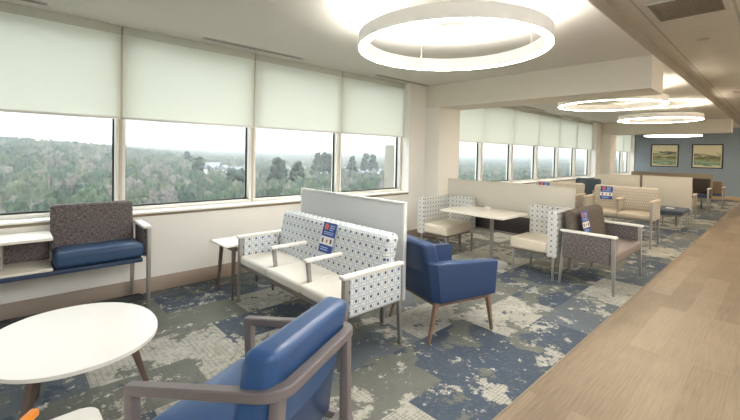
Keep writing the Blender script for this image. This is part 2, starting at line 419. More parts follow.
    def tube(s, pts, r, n=10):
        pts = [Vector(p) for p in pts]; vs = []; fs = []; k = len(pts)
        u = None
        for i, p in enumerate(pts):
            a = (pts[min(i+1, k-1)]-pts[max(i-1, 0)]).normalized()
            if u is None:
                u = a.orthogonal().normalized()
            u = (u-a*u.dot(a)).normalized(); w = a.cross(u)
            for j in range(n):
                t = 2*PI*j/n; vs.append(p+(u*math.cos(t)+w*math.sin(t))*r)
        for i in range(k-1):
            for j in range(n): fs.append((i*n+j, i*n+(j+1) % n, (i+1)*n+(j+1) % n, (i+1)*n+j))
        fs.append(tuple(range(n))[::-1]); fs.append(tuple(range((k-1)*n, k*n)))
        return s.add(vs, fs)
    def build(s, name, mat, parent=None, loc=None, rot=None, uv='box', sharp=38):
        me = bpy.data.meshes.new(name)
        me.from_pydata(s.v, [], s.f)
        bm = bmesh.new(); bm.from_mesh(me)
        bmesh.ops.remove_doubles(bm, verts=bm.verts, dist=1e-6)
        bmesh.ops.recalc_face_normals(bm, faces=bm.faces)
        ul = bm.loops.layers.uv.new('UVMap')
        xs = [v.co for v in bm.verts]
        mn = [min(v[i] for v in xs) for i in range(3)]; mx = [max(v[i] for v in xs) for i in range(3)]
        for f in bm.faces:
            f.smooth = True; n = f.normal; a = max(range(3), key=lambda t: abs(n[t]))
            for l in f.loops:
                c = l.vert.co
                if uv == 'fitx':   # picture: stretch 0..1 over the y-facing sheet
                    l[ul].uv = ((c.x-mn[0])/(mx[0]-mn[0]), (c.z-mn[2])/(mx[2]-mn[2]))
                else:
                    l[ul].uv = (c.y, c.z) if a == 0 else ((c.x, c.z) if a == 1 else (c.x, c.y))
        for e in bm.edges:
            if len(e.link_faces) == 2 and e.calc_face_angle(0) > math.radians(sharp): e.smooth = False
        bm.to_mesh(me); bm.free()
        me.materials.append(M[mat] if isinstance(mat, str) else mat)
        o = bpy.data.objects.new(name, me); COL.objects.link(o)
        if parent: o.parent = parent
        if loc: o.location = loc
        if rot is not None: o.rotation_euler = (0, 0, rot)
        return o

def tag(o, label, cat, group=None, kind=None):
    o['label'] = label; o['category'] = cat
    if group: o['group'] = group
    if kind: o['kind'] = kind
    return o
def thing(name, label, cat, loc=(0, 0, 0), rot=0., group=None):
    o = bpy.data.objects.new(name, None); COL.objects.link(o); o.empty_display_size = .1
    o.location = loc; o.rotation_euler = (0, 0, rot); return tag(o, label, cat, group)
def struct(name, mb, mat, parent=None, label=None, cat=None):
    o = mb.build(name, mat, parent); 
    if not parent: o['kind'] = 'structure'
    if label: o['label'] = label; o['category'] = cat
    return o
def dup(root, loc, rot=0., label=None, group=None):
    r = root.copy(); COL.objects.link(r); r.location = loc; r.rotation_euler = (0, 0, rot)
    if label: r['label'] = label
    if group: r['group'] = group
    for ch in list(root.children):
        c = ch.copy(); COL.objects.link(c); c.parent = r
        for g in list(ch.children):
            d = g.copy(); COL.objects.link(d); d.parent = c
    return r

# ------------------------------------------------------------------ room shell
CZ = 2.74; AZ = 2.86; GX = 3.39        # gypsum ceiling, tile ceiling, edge of the gypsum
YB, XR, YW = -4.0, 9.0, 20.0           # behind the camera, right wall, blue end wall
B1, B1e, B2, B2e = 5.57, 6.20, 15.45, 16.08
struct('floor', MB().box(3.42, XR, YB, YW, -.15, 0), 'plank', label='pale oak plank floor of the walkway', cat='floor')
struct('floor', MB().box(-.3, 3.42, YB, YW, -.15, .0), 'carpet', label='blue, grey and beige distressed carpet along the windows', cat='floor')
struct('trim_floor_edge', MB().box(3.412, 3.424, YB, YW, 0, .003), 'sill_dark')
struct('ceiling', MB().box(-.17, GX, YB, YW, CZ, CZ+.3), 'ceil', label='smooth plaster ceiling over the seating', cat='ceiling')
struct('trim_fascia', MB().box(GX, GX+.012, YB, YW, CZ, AZ+.18), 'soffit')
struct('ceiling', MB().box(GX+.012, XR, YB, YW, AZ, AZ+.18), 'tile', label='tiled ceiling over the walkway', cat='ceiling')
struct('beam', MB().box(0, GX, B1, B1e, 2.345, CZ), 'beam', label='deep cream beam across the ceiling, nearest', cat='beam')
struct('beam', MB().box(0, GX, B2, B2e, 2.345, CZ), 'beam', label='cream beam across the ceiling, in front of the blue wall', cat='beam')
w1 = [-2.02, -.59, .84, 2.29, 3.71, 5.13]
w2 = [6.33, 7.80, 9.23, 10.66, 12.10, 13.50, 14.95]
w3 = [16.45, 17.65, 18.85, 19.95]
wl = MB()
wl.box(-.35, 0, YB, YW, 0, .80)                      # below the sills
for a, b in ((YB, w1[0]), (w1[-1], w2[0]), (w2[-1], w3[0]), (w3[-1], YW)): wl.box(-.35, 0, a, b, .80, 2.9)
wl.box(0, .31, B1, B1e, 0, 2.345); wl.box(0, .31, B2, B2e, 0, 2.345)     # the two piers under the beams
wl.box(-.35, -.17, YB, YW, CZ, 2.9)
struct('wall_left', wl, 'wall')
struct('wall_back', MB().box(-.35, XR+.2, YW, YW+.2, -.15, 3.1), 'blue_wall', label='blue-grey painted end wall with two pictures', cat='wall')
struct('wall_right', MB().box(XR, XR+.2, YB, YW, -.15, 3.1), 'wall')
struct('wall_front', MB().box(-.35, XR+.2, YB-.2, YB, -.15, 3.1), 'wall')
bb = MB(); bb.box(0, .014, YB, B1, 0, .155, .003); bb.box(.0, .324, B1-.014, B1e+.014, 0, .155, .003)
bb.box(0, .014, B1e, B2, 0, .155, .003); bb.box(.0, .324, B2-.014, B2e+.014, 0, .155, .003); bb.box(0, .014, B2e, YW, 0, .155, .003)
struct('baseboard_left', bb, 'base')
struct('baseboard_back', MB().box(0, XR, YW-.014, YW, 0, .155, .003), plain('wood_base', srgb(176, 152, 118), .6))
for grp in (w1, w2, w3):
    s = MB(); s.box(-.35, .012, grp[0], grp[-1], .80, .825, .004)
    struct('trim_sill', s, 'sill_dark')
    s = MB(); s.box(-.20, .006, grp[0], grp[-1], .825, .845, .003)
    struct('trim_sill_top', s, 'frame')

# windows with panes and gaskets; roller shades hang in front
wn = 0; shade_labels = {}
spots = []
def window(a, b, n):
    f = MB(); X0, X1 = -.30, -.17
    zb, zt = .845, CZ
    f.box(X0, X1, a+.015, b-.015, zb, zb+.045, .004)
    f.box(X0, X1, a+.015, b-.015, zt-.06, zt, .004)
    f.box(X0, X1, a+.015, a+.045, zb+.045, zt-.06, .004)
    f.box(X0, X1, b-.045, b-.015, zb+.045, zt-.06, .004)
    root = f.build('window_%d' % n, 'frame'); root['kind'] = 'structure'
    g = MB()
    y0, y1, z0, z1 = a+.045, b-.045, zb+.045, zt-.06
    for bx in ((y0, y0+.014, z0, z1), (y1-.014, y1, z0, z1), (y0+.014, y1-.014, z0, z0+.008), (y0+.014, y1-.014, z1-.012, z1)):
        g.box(-.262, -.238, *bx)
    g.build('gasket', 'gasket', root)
    MB().box(-.253, -.247, y0+.012, y1-.012, z0+.006, z1-.008).build('pane', 'glass', root)
    mu = MB(); mu.box(-.31, -.165, b-.015, b+.015, zb, zt, .005); mu.build('mullion', 'frame_tan', root)
def shade(a, b, lab, zb=1.795):
    t = thing('roller_shade', lab, 'window shade', (-.135, (a+b)/2, zb), 0, 'roller shades')
    w = (b-a)/2-.009
    MB().box(-.0015, .0015, -w, w, .02, CZ-.075-zb).build('shade_cloth', 'shade', t)
    MB().box(-.009, .009, -w, w, 0, .026, .004).build('hem_bar', 'white_cap', t)
    MB().box(-.02, .012, -w, w, CZ-.085-zb, CZ-zb, .003).build('shade_fascia', 'fascia', t)
bay1 = ['wide roller shade at the left edge of the picture, half lowered', 'half-lowered roller shade above the brown tweed bench back, leftmost seen whole',
        'half-lowered roller shade above the small walnut end table', 'half-lowered roller shade above the grey divider behind the patterned sofa']
n = 1
for i in range(5):
    window(w1[i], w1[i+1], n); n += 1
    if i: shade(w1[i], w1[i+1], ['', bay1[0], bay1[1], bay1[2], bay1[3]][i])
ords = ['first', 'second', 'third', 'fourth', 'fifth', 'sixth']
for i in range(6):
    window(w2[i], w2[i+1], n); n += 1
    shade(w2[i], w2[i+1], 'cream roller shade, %s from the left in the row beyond the nearest beam' % ords[i], 1.785)
for i in range(3):
    window(w3[i], w3[i+1], n); n += 1
    shade(w3[i], w3[i+1], 'far roller shade %s beyond the second beam' % ['beside the cream pier', 'in the middle of the group', 'next to the blue wall'][i], 1.785)
for k, (a, b) in enumerate(((w1[0], w1[-1]), (w2[0], w2[-1]), (w3[0], w3[-1]))):
    for y in (a, ):
        struct('trim_jamb', MB().box(-.31, -.16, y-.0, y+.02, .845, CZ), 'frame_tan')

# ceiling furniture
def slot(y0, y1, lab):
    t = thing('linear_diffuser', lab, 'air vent', (.08, (y0+y1)/2, CZ), 0, 'linear slot diffusers')
    L = (y1-y0)/2
    f = MB(); f.box(-.04, -.03, -L, L, -.006, 0); f.box(.03, .04, -L, L, -.006, 0); f.box(-.03, .03, -L, -L+.01, -.006, 0); f.box(-.03, .03, L-.01, L, -.006, 0); f.box(-.004, .004, -L+.01, L-.01, -.006, 0)
    f.build('frame', 'alum', t); MB().box(-.03, .03, -L+.01, L-.01, -.0015, 0).build('slot', 'slot', t)
slot(-1.05, .25, 'slot air diffuser in the ceiling at the top left corner')
slot(1.57, 2.86, 'slot air diffuser in the ceiling left of the big ring light')
slot(4.22, 5.50, 'slot air diffuser in the ceiling where the near windows end')
slot(6.6, 7.7, 'slot air diffuser just beyond the nearest beam')
slot(9.1, 10.45, 'slot air diffuser second beyond the nearest beam')
slot(11.8, 13.2, 'slot air diffuser above the far windows, third beyond the beam')
slot(14.1, 15.2, 'slot air diffuser in front of the second beam')

def ring_light(x, y, z, r, lab, nm='ring_light'):
    t = thing(nm, lab, 'ceiling light', (x, y, z), 0, 'pendant ring lights')
    w, hgt = .062, .115
    MB().lathe([(r-w, .004), (r-w, hgt-.004), (r-w+.004, hgt-.004), (r-w+.004, .01), (r-.004, .01), (r-.004, hgt-.004), (r, hgt-.004), (r, .004), (r-.004, .004), (r-.004, .01), ], 96).build('housing', 'ring', t)
    MB().lathe([(r-w, 0), (r, 0), (r, .004), (r-w, .004), (r-w, 0)], 96).build('lower_lens', 'lens' if y < 5 else 'lens_warm', t)
    MB().lathe([(r-w+.005, hgt-.02), (r-.005, hgt-.02), (r-.005, hgt-.016), (r-w+.005, hgt-.016), (r-w+.005, hgt-.02)], 96).build('upper_lens', 'lens_up' if y < 5 else 'lens_up_warm', t)
    for k in range(4):
        a = PI/4+k*PI/2+.25; px, py = (r-w/2)*math.cos(a), (r-w/2)*math.sin(a)
        c = MB(); c.tube([(px, py, hgt-.03), (px, py, CZ-z-.012)], .0025, 8); c.build('hanger_cable', 'steel', t)
        MB().lathe([(0, CZ-z), (.03, CZ-z), (.03, CZ-z-.012), (0, CZ-z-.012)], 20, (px, py, 0)).build('ceiling_cap', 'ring', t)
ring_light(2.51, 2.79, 2.40, .80, 'large glowing white ring pendant nearest the camera at the top')
ring_light(2.42, 7.55, 2.40, .80, 'glowing ring pendant just beyond the nearest beam')
ring_light(2.52, 10.75, 2.38, .78, 'glowing ring pendant second beyond the nearest beam')
ring_light(1.72, 17.35, 2.345, .82, 'ring pendant seen edge-on below the second beam, in front of the blue wall')

t = thing('air_grille', 'square eggcrate air grille in the tiled ceiling at the top right', 'air vent', (3.86, 4.40, AZ))
f = MB(); a = .255
for bx in ((-a, a, -.30, -.28), (-a, a, .28, .30), (-a, -a+.02, -.28, .28), (a-.02, a, -.28, .28)): f.box(*bx, -.012, 0, .002)
f.build('frame', 'alum', t)
MB().box(-a+.02, a-.02, -.28, .28, -.002, 0).build('backing', 'slot', t)
g = MB()
for k in range(19):
    x = -a+.03+k*.4725/19+.004; g.box(x-.0016, x+.0016, -.28, .28, -.012, -.002)
for k in range(22):
    y = -.272+k*.0255; g.box(-a+.02, a-.02, y-.0016, y+.0016, -.012, -.002)
g.build('eggcrate', plain('grille_paint', srgb(150, 138, 120), .6), t)
for (x, y, lab) in ((3.83, 5.70, 'small round cover plate in the tiled ceiling near the air grille'), (3.81, 10.4, 'small round cover plate in the tiled ceiling far along the walkway')):
    t = thing('sprinkler_cover', lab, 'ceiling cover', (x, y, AZ))
    MB().lathe([(0, .004), (.055, .004), (.055, -.008), (.04, -.014), (0, -.014)], 28).build('plate', plain('cover_plate', srgb(176, 168, 154), .6), t)
# square fill lights added out of view in the walkway ceiling to brighten the room
for y in (-2.8, -.4, 2.0, 4.4, 6.8, 9.2, 11.6, 14.0, 16.4, 18.8):
    for x in (5.67, 7.5):
        t = thing('added_fill_light', 'square fill light added out of view in the tiled ceiling over the walkway', 'ceiling light', (x, y, AZ), 0, 'added fill lights')
        f_ = MB(); f_.box(-.30, .30, -.30, -.275, -.006, 0, .002); f_.box(-.30, .30, .275, .30, -.006, 0, .002); f_.box(-.30, -.275, -.275, .275, -.006, 0, .002); f_.box(.275, .30, -.275, .275, -.006, 0, .002)
        f_.build('frame', 'ring', t)
        MB().box(-.275, .275, -.275, .275, -.003, 0).build('lens', 'fill_lens' if y < 5 else 'fill_lens_warm', t)

# ------------------------------------------------------------------ furniture builders (local: x along the width, front at y=0, back at +y)
def caps_arm(t, x, D, za, capm, lean=.05, fabric=None, side=1, zlow=.36, legm='steel', D0=.0):
    """an end arm: front leg rising to the arm, rear leg, cap and upholstered side"""
    w = .055
    MB().box(x-w/2, x+w/2, D0-.012, D+.0, za-.028, za, .008, 3).build('arm_cap', capm, t)
    MB().bar((x, D0+.028, za-.028), (x, D0-.012+.02, 0), .045, .042, .026, .026).build('leg', legm, t)
    MB().bar((x, D-.05, za-.028), (x, D+.0, 0), .042, .042, .026, .026).build('leg', legm, t)
    if fabric: MB().cushion(x-.022, x+.022, D0+.05, D-.025, zlow, za-.026, .012, n=8).build('arm_panel', fabric, t)

def open_arm(t, x, y0, y1, za, zs, capm, legm='steel'):
    MB().box(x-.025, x+.025, y0, y1, za-.026, za, .008, 3).build('arm_cap', capm, t)
    MB().bar((x, y0+.03, za-.024), (x, y0+.055, zs-.05), .026, .034).build('arm_post', legm, t)
    MB().bar((x, y1-.03, za-.024), (x, y1-.01, zs-.05), .026, .034).build('arm_post', legm, t)

def seat_cushions(t, xs, zs, D, mat, th=.085, y0=.01):
    for a, b in zip(xs[:-1], xs[1:]):
        MB().cushion(a+.003, b-.003, y0, D, zs-th, zs, .028, .012, n=12).build('seat', mat, t)

def back_roll(t, x0, x1, y, zs, zb, mat, th=.11, lean=.10, name='backrest', r=.05):
    fn = lambda a, b, c: (a, b+lean*(c-zs)/(zb-zs), c)
    MB().cushion(x0, x1, y, y+th, zs-.03, zb, r, .012, n=14, fn=fn, puffd='y').build(name, mat, t)

def under_rail(t, x0, x1, zs, D, mat='steel_dark', th=.085):
    r = MB(); z1 = zs-th
    r.box(x0, x1, .02, .05, z1-.032, z1, .004); r.box(x0, x1, D-.10, D-.07, z1-.032, z1, .004)
    n = max(2, int((x1-x0)/.5)+1)
    for k in range(n):
        x = x0+.02+(x1-x0-.04)*k/(n-1); r.box(x-.015, x+.015, .05, D-.10, z1-.028, z1-.004)
    r.build('seat_frame', mat, t)

def sign(parent_or_none, lab, P, ux, uz, w, h, nrm):
    """distancing card: P = top-left corner, ux across, uz down (unit vectors), nrm out of the card"""
    P = Vector(P); ux = Vector(ux).normalized(); uz = Vector(uz).normalized(); nrm = ux.cross(uz).normalized()
    if nrm.dot(Vector(parent_or_none)) < 0: nrm = -nrm
    t = thing('distancing_card', lab, 'sign', P)
    def sl(u0, u1, v0, v1, d0, d1, nm, mt):
        q = lambda u, v, d: ux*u*w+uz*v*h+nrm*d
        b = [q(u0, v0, d0), q(u1, v0, d0), q(u1, v1, d0), q(u0, v1, d0)]; c = [q(u0, v0, d1), q(u1, v0, d1), q(u1, v1, d1), q(u0, v1, d1)]
        return MB().hexa(b, c).build(nm, mt, par)
    par = t; card = sl(0, 1, 0, 1, .0, .003, 'card', 'tagblue'); par = card
    band = sl(.0, 1, .47, .74, .003, .0042, 'white_band', 'tagwhite')
    rd = MB(); c0 = ux*w*.27+uz*h*.15
    n = 20; ps = []
    for d in (.003, .0045):
        for k in range(n): ps.append(c0+ux*math.cos(2*PI*k/n)*w*.15+uz*math.sin(2*PI*k/n)*w*.15+nrm*d)
    rd.add(ps, [tuple(range(n))[::-1], tuple(range(n, 2*n))]+[(k, (k+1) % n, n+(k+1) % n, n+k) for k in range(n)])
    rd.build('red_roundel', 'tagred', card)
    tx = MB()
    def ln(u0, u1, v0, v1):
        q = lambda u, v, d: ux*u*w+uz*v*h+nrm*d
        tx.hexa([q(u0, v0, .003), q(u1, v0, .003), q(u1, v1, .003), q(u0, v1, .003)], [q(u0, v0, .0042), q(u1, v0, .0042), q(u1, v1, .0042), q(u0, v1, .0042)])
    for v in (.08, .15, .22): ln(.52, .88-.1*(v == .22), v, v+.03)
    for v in (.31, .37): ln(.14, .86, v, v+.022)
    for v in (.82, .89): ln(.14, .7, v, v+.028)
    tx.build('lettering', 'tagtext', card)
    pc = MB()
    def ic(u0, u1, v0, v1):
        q = lambda u, v, d: ux*u*w+uz*v*h+nrm*d
        pc.hexa([q(u0, v0, .0042), q(u1, v0, .0042), q(u1, v1, .0042), q(u0, v1, .0042)], [q(u0, v0, .005), q(u1, v0, .005), q(u1, v1, .005), q(u0, v1, .005)])
    ic(.12, .24, .53, .68); ic(.74, .86, .53, .68)
    pc.build('pictogram', 'charcoal', card)
    ic2 = MB(); q = lambda u, v, d: ux*u*w+uz*v*h+nrm*d
    ic2.hexa([q(.44, .56, .0042), q(.56, .56, .0042), q(.56, .66, .0042), q(.44, .66, .0042)], [q(.44, .56, .005), q(.56, .56, .005), q(.56, .66, .005), q(.44, .66, .005)])
    ic2.build('arrow_mark', 'tagred', card)
    return t

# ------------------------------------------------------------------ patterned three-seat sofa
t = thing('waiting_room_sofa', 'three-seat sofa with cream seats and blue-dotted white fabric, open middle arms', 'sofa', (.80, 1.66, 0))
W, D = 1.70, .66
under_rail(t, .02, W-.02, .46, D)
seat_cushions(t, [.04, .575, 1.12, W-.04], .46, .58, 'cream')
back_roll(t, .05, W-.05, .40, .46, .875, 'dots', th=.12, lean=.09)
caps_arm(t, .03, .60, .66, 'white_cap', fabric='dots'); caps_arm(t, W-.03, .60, .66, 'white_cap', fabric='dots')
open_arm(t, .575, .06, .47, .645, .46, 'white_cap'); open_arm(t, 1.12, .06, .47, .645, .46, 'white_cap')
sign((0, -1, .3), 'blue and white distancing card hung on the blue-dotted sofa back', (1.63, 2.125, .865), (1, 0, 0), (-.06, -.22, -1), .19, .27, None)

def divider(name, lab, x0, x1, y, z0, z1, mat, edge, legs=True, th=.04, post=None):
    t = thing(name, lab, 'divider', (0, y, 0))
    MB().box(x0+.014, x1-.014, -th/2+.004, th/2-.004, z0+.01, z1-.014, .003).build('fabric_panel', mat, t)
    e = MB(); e.box(x0, x1, -th/2, th/2, z1-.016, z1, .003); e.box(x0, x0+.016, -th/2, th/2, z0, z1-.016, .003); e.box(x1-.016, x1, -th/2, th/2, z0, z1-.016, .003); e.box(x0+.016, x1-.016, -th/2, th/2, z0, z0+.012, .003)
    e.build('edge_trim', edge, t)
    if post:
        for px in post: MB().box(px-.012, px+.012, -th/2-.003, th/2+.003, z0, z1+.002, .002).build('joint_strip', 'slot', t)
    for x in (x0+.25, x1-.25):
        l = MB(); l.box(x-.02, x+.02, -.012, .012, .008, z0+.02, .003); l.box(x-.04, x+.04, -.02+.0, .02, 0, .010, .003); l.build('leg', 'steel_dark', t)
    return t
divider('privacy_divider', 'light grey divider screen behind the blue-dotted sofa', .82, 2.37, 2.405, .28, 1.10, 'panel_grey', 'panel_edge')

# ------------------------------------------------------------------ small end table left of the sofa
t = thing('end_table', 'small white-topped end table with walnut legs left of the dotted sofa', 'table', (.57, 1.86, 0))
MB().prism([(-.18, -.30), (.205, -.30), (.205, .28), (-.18, .28)], .535, .555, .006).build('tabletop', 'laminate', t)
ap = MB()
for s in (-1, 1):
    ap.bar((s*.15+.012, -.20, .50), (s*.15+.012, .19, .50), .022, .04)
ap.bar((-.138, -.20, .50), (.162, -.20, .50), .022, .04); ap.bar((-.138, .19, .50), (.162, .19, .50), .022, .04)
ap.box(-.02, .02, -.2, .19, .505, .535); ap.build('apron', 'walnut', t)
for sx in (-1, 1):
    for sy in (-1, 1):
        MB().bar((sx*.15+.012, sy*.195-.005, .53), (sx*.19+.008, sy*.225, 0), .036, .036, .022, .022).build('leg', 'walnut', t)

# ------------------------------------------------------------------ oval coffee table
t = thing('coffee_table', 'oval white coffee table with splayed walnut legs', 'coffee table', (1.735, .275, 0))
P = [(.49*math.cos(k*PI/48)*1.0, .43*math.sin(k*PI/48)) for k in range(96)]
P = [(math.copysign(abs(math.cos(k*PI/48))**.94, math.cos(k*PI/48))*.482, math.copysign(abs(math.sin(k*PI/48))**.94, math.sin(k*PI/48))*.412) for k in range(96)]
MB().prism(P, .408, .428, .007, 3).build('tabletop', 'laminate', t)
ft = [(90, .36), (214, .28), (318, .37)]
for a, r in ft:
    a = math.radians(a); c, s = math.cos(a), math.sin(a)
    MB().bar((c*.25, s*.25, .405), (c*(r+.01), s*(r+.01), 0), .055, .038, .028, .026, up=(-s, c, 0)).build('leg', 'walnut', t)
st = MB()
for a, r in ft:
    a = math.radians(a); st.bar((0, 0, .375), (math.cos(a)*.26, math.sin(a)*.26, .375), .03, .045)
st.build('stretcher', 'walnut', t)

# ------------------------------------------------------------------ window bench with tables
t = thing('bench_seating', 'bench at the window with navy seat, brown tweed back and white shelf table', 'bench', (0, 0, 0))
Y0, Y1 = .27, .90
fnb = lambda x, y, z: (x-.05*(z-.62)/.36, y, z)
MB().cushion(.06, .15, Y0-.005, Y1, .56, .985, .03, .008, n=14, fn=fnb, puffd='x').build('backrest', 'tweed', t)
MB().cushion(.13, .46, Y0-.0, Y1+.02, .492, .622, .035, .012, n=14).build('seat', 'navy', t)
MB().box(.05, .455, -1.6, Y1+.01, .448, .484, .006).build('seat_rail', 'navy_dark', t)
MB().box(.04, .455, -1.6, Y0-.008, .486, .508, .005).build('lower_shelf', 'laminate_warm', t)
MB().box(.02, .41, -1.6, Y0-.005, .728, .755, .006).build('upper_shelf', 'laminate', t)
MB().box(.04, .07, -1.6, Y0-.01, .508, .728, .006).build('back_panel', 'tweed', t)
p = MB(); p.tube([(.30, -.05, .508), (.30, -.05, .728)], .017, 14); p.build('shelf_post', 'steel', t)
MB().cushion(.07, .40, .925, .965, .48, .755, .012, n=8).build('arm_panel', 'tweed', t)
MB().box(.0+.02, .455, .915, .985, .752, .782, .008, 3).build('arm_cap', 'white_cap', t)
MB().bar((.425, .965, .752), (.43, .965, 0), .042, .036, .034, .03).build('leg', 'steel', t)
MB().bar((.09, .90, .47), (.06, .90, 0), .036, .036, .03, .03).build('leg', 'steel', t)
MB().bar((.425, -1.3, .47), (.43, -1.3, 0), .042, .036, .034, .03).build('leg', 'steel', t)
MB().bar((.09, -1.3, .47), (.06, -1.3, 0), .036, .036, .03, .03).build('leg', 'steel', t)
MB().add([(.19, -1.5, .03), (.29, -1.5, .03), (.28, -1.5, .082), (.20, -1.5, .082), (.20, .99, .03), (.28, .97, .03), (.27, .95, .082), (.21, .93, .082)],
    [(0, 1, 2, 3), (7, 6, 5, 4), (0, 4, 5, 1), (1, 5, 6, 2), (2, 6, 7, 3), (3, 7, 4, 0)]).build('foot_beam', 'black', t)
for fy in (-1.2, .6): MB().box(.18, .30, fy-.03, fy+.03, 0, .03, .004).build('foot', 'black', t)

# ------------------------------------------------------------------ blue wood-framed armchair in the foreground
ang = 3.569                                   # the way it faces
t = thing('wood_frame_armchair', 'blue vinyl armchair with bent grey wooden arms, nearest the camera', 'armchair', (3.071, .732, 0), ang+PI/2)
# local: facing -y, narrowing towards the back
w2_, d2_ = .678/2, .645/2
def taper(x, y, z=0): return (x*(1-.078*(y+d2_)/d2_), y, z)
def zarm(y): return .655+.108*(y+d2_)/(2*d2_)-.020
path = [(-w2_+.024, -d2_+.004)]
R = .10
def corner(cx_, cy_, a0, a1):
    for k in range(11):
        a = math.radians(a0+(a1-a0)*k/10); path.append((cx_+(R-.024)*math.cos(a), cy_+(R-.024)*math.sin(a)))
corner(-w2_+R, d2_-R, 180, 90); corner(w2_-R, d2_-R, 90, 0)
path.append((w2_-.024, -d2_+.004))
pts3 = [(taper(x, y)[0], y, zarm(y)) for x, y in path]
rb = MB(); vs = []; fs = []
for i, (x, y, z) in enumerate(pts3):
    a = Vector(pts3[min(i+1, len(pts3)-1)])-Vector(pts3[max(i-1, 0)]); a.normalize(); s_ = Vector((a.y, -a.x, 0)).normalized()
    hw, hh, c_ = .022, .019, .005
    for q, r_ in ((-hw+c_, -hh), (hw-c_, -hh), (hw, -hh+c_), (hw, hh-c_), (hw-c_, hh), (-hw+c_, hh), (-hw, hh-c_), (-hw, -hh+c_)):
        v = Vector((x, y, z))+s_*q; v.z += r_; vs.append(v)
for i in range(len(pts3)-1):
    for j in range(8): fs.append((i*8+j, i*8+(j+1) % 8, (i+1)*8+(j+1) % 8, (i+1)*8+j))
fs.append(tuple(range(8))); fs.append(tuple(range(len(vs)-8, len(vs))))
rb.add(vs, fs); rb.build('arm_rail', 'greige', t)
wb_ = taper(w2_, d2_)[0]
for sx in (-1, 1):
    MB().bar((sx*(w2_-.024), -d2_+.022, zarm(-d2_)), (sx*(w2_-.03), -d2_+.05, 0), .040, .044, .03, .03, up=(0, 1, 0)).build('leg', 'greige', t)
    lg = MB(); lg.bar((sx*(wb_-.045), d2_-.045, zarm(d2_)-.008), (sx*(wb_-.02), d2_-.05, .34), .046, .040, .046, .042, up=(0, 1, 0)); lg.bar((sx*(wb_-.02), d2_-.05, .35), (sx*(wb_-.0), d2_+.05, 0), .046, .042, .032, .03, up=(0, 1, 0))
    lg.build('leg', 'greige', t)
fm = MB(); fm.box(-w2_+.04, w2_-.04, -d2_+.02, -d2_+.05, .31, .35, .004); fm.box(-wb_+.02, wb_-.02, d2_-.09, d2_-.06, .31, .35, .004)
for sx in (-1, 1): fm.bar((sx*(w2_-.04), -d2_+.04, .33), (sx*(wb_-.025), d2_-.07, .33), .028, .036)
fm.build('seat_frame', 'greige', t)
MB().cushion(-w2_+.052, w2_-.052, -d2_-.0, d2_-.13, .35, .475, .035, .018, n=14, fn=lambda x, y, z: taper(x, y, z-.04*(y+d2_)/.6)).build('seat', 'blue', t)
MB().cushion(-w2_+.022, w2_-.022, d2_-.240, d2_-.118, .42, .862, .035, .008, n=16, puffd='y', fn=lambda x, y, z: taper(x*(1.0 if z > .5 else .96), y+.075*(z-.46)/.38, z)).build('backrest', 'blue', t)
MB().box(-w2_+.07, w2_-.07, d2_-.125, d2_-.113, .37, .70, .004, fn=lambda x, y, z: taper(x, y+.035*(z-.37)/.35, z)).build('back_shell', 'blue2', t)

# ------------------------------------------------------------------ side table corner in the foreground
t = thing('side_table', 'white side table whose rounded corner shows at the bottom left', 'side table', (2.915, .055, 0), math.radians(2))
def rrect(a, b, r, n=7):
    o = []
    for cx_, cy_, a0 in ((a-r, b-r, 0), (-a+r, b-r, 90), (-a+r, -b+r, 180), (a-r, -b+r, 270)):
        for k in range(n+1):
            q = math.radians(a0+90*k/n); o.append((cx_+r*math.cos(q), cy_+r*math.sin(q)))
    return o
MB().prism(rrect(.22, .20, .05), .48, .50, .005).build('tabletop', 'laminate', t)
MB().tube([(0, 0, .02), (0, 0, .48)], .028, 20).build('post', 'steel', t)
MB().lathe([(0, 0), (.17, 0), (.17, .008), (.03, .02), (0, .02)], 36).build('base', 'steel', t)
t = thing('orange_spray_bottle', 'bottle with an orange nozzle standing on the white side table at the bottom left', 'bottle', (2.895, .02, .50), math.radians(-35)); t.scale = (1, 1, .85)
MB().lathe([(0, 0), (.034, 0), (.036, .01), (.036, .085), (.014, .115), (.014, .13), (0, .13)], 24).build('bottle_body', 'tagwhite', t)
nz = MB(); nz.box(-.075, .02, -.014, .014, .13, .16, .008, 3); nz.bar((-.03, 0, .133), (-.045, 0, .09), .014, .012); nz.build('nozzle', 'orange', t)

# ------------------------------------------------------------------ blue closed-arm armchair
t = thing('club_armchair', 'deep blue vinyl armchair with closed arms and wooden legs behind the grey divider', 'armchair', (2.44, 2.83, 0), math.radians(-15.5))
# local: facing +y
w, d = .33, .315
def shellfn(x, y, z):
    # walls lean out towards the top
    k = (z-.32)/.34
    return (x*(1+.02*k), y-(.02*k if y < 0 else -.02*k), z)
outer = [(-w, d), (-w, -d+.05), (-w+.05, -d), (w-.05, -d), (w, -d+.05), (w, d)]
inner = [(w-.075, d), (w-.075, -d+.11), (-w+.075, -d+.11), (-w+.075, d)]
def sh(x, y, z):
    k = max(0, (z-.34)/.30)
    zz = z + (.035*max(0, (-y+.05)/.35) if z > .5 else 0)
    return (x*(1+.03*k), y-.05*k*(1 if y < 0 else -.3), zz)
MB().prism(outer+inner, .32, .615, .016, 3, fn=sh).build('arm_shell', 'blue2', t)
MB().cushion(-w+.078, w-.078, -d+.10, d+.02, .33, .47, .035, .012, n=12).build('seat', 'blue2', t)
MB().cushion(-w+.055, w-.055, -d+.0, -d+.13, .46, .80, .035, .008, n=12, puffd='y', fn=lambda x, y, z: (x, y-.10*(z-.46)/.34, z)).build('backrest', 'blue2', t)
fr = MB()
for sx in (-1, 1): fr.bar((sx*(w-.055), -d+.04, .30), (sx*(w-.055), d-.02, .30), .03, .032)
fr.bar((-w+.05, -d+.05, .30), (w-.05, -d+.05, .30), .03, .032); fr.bar((-w+.05, d-.04, .30), (w-.05, d-.04, .30), .03, .032)
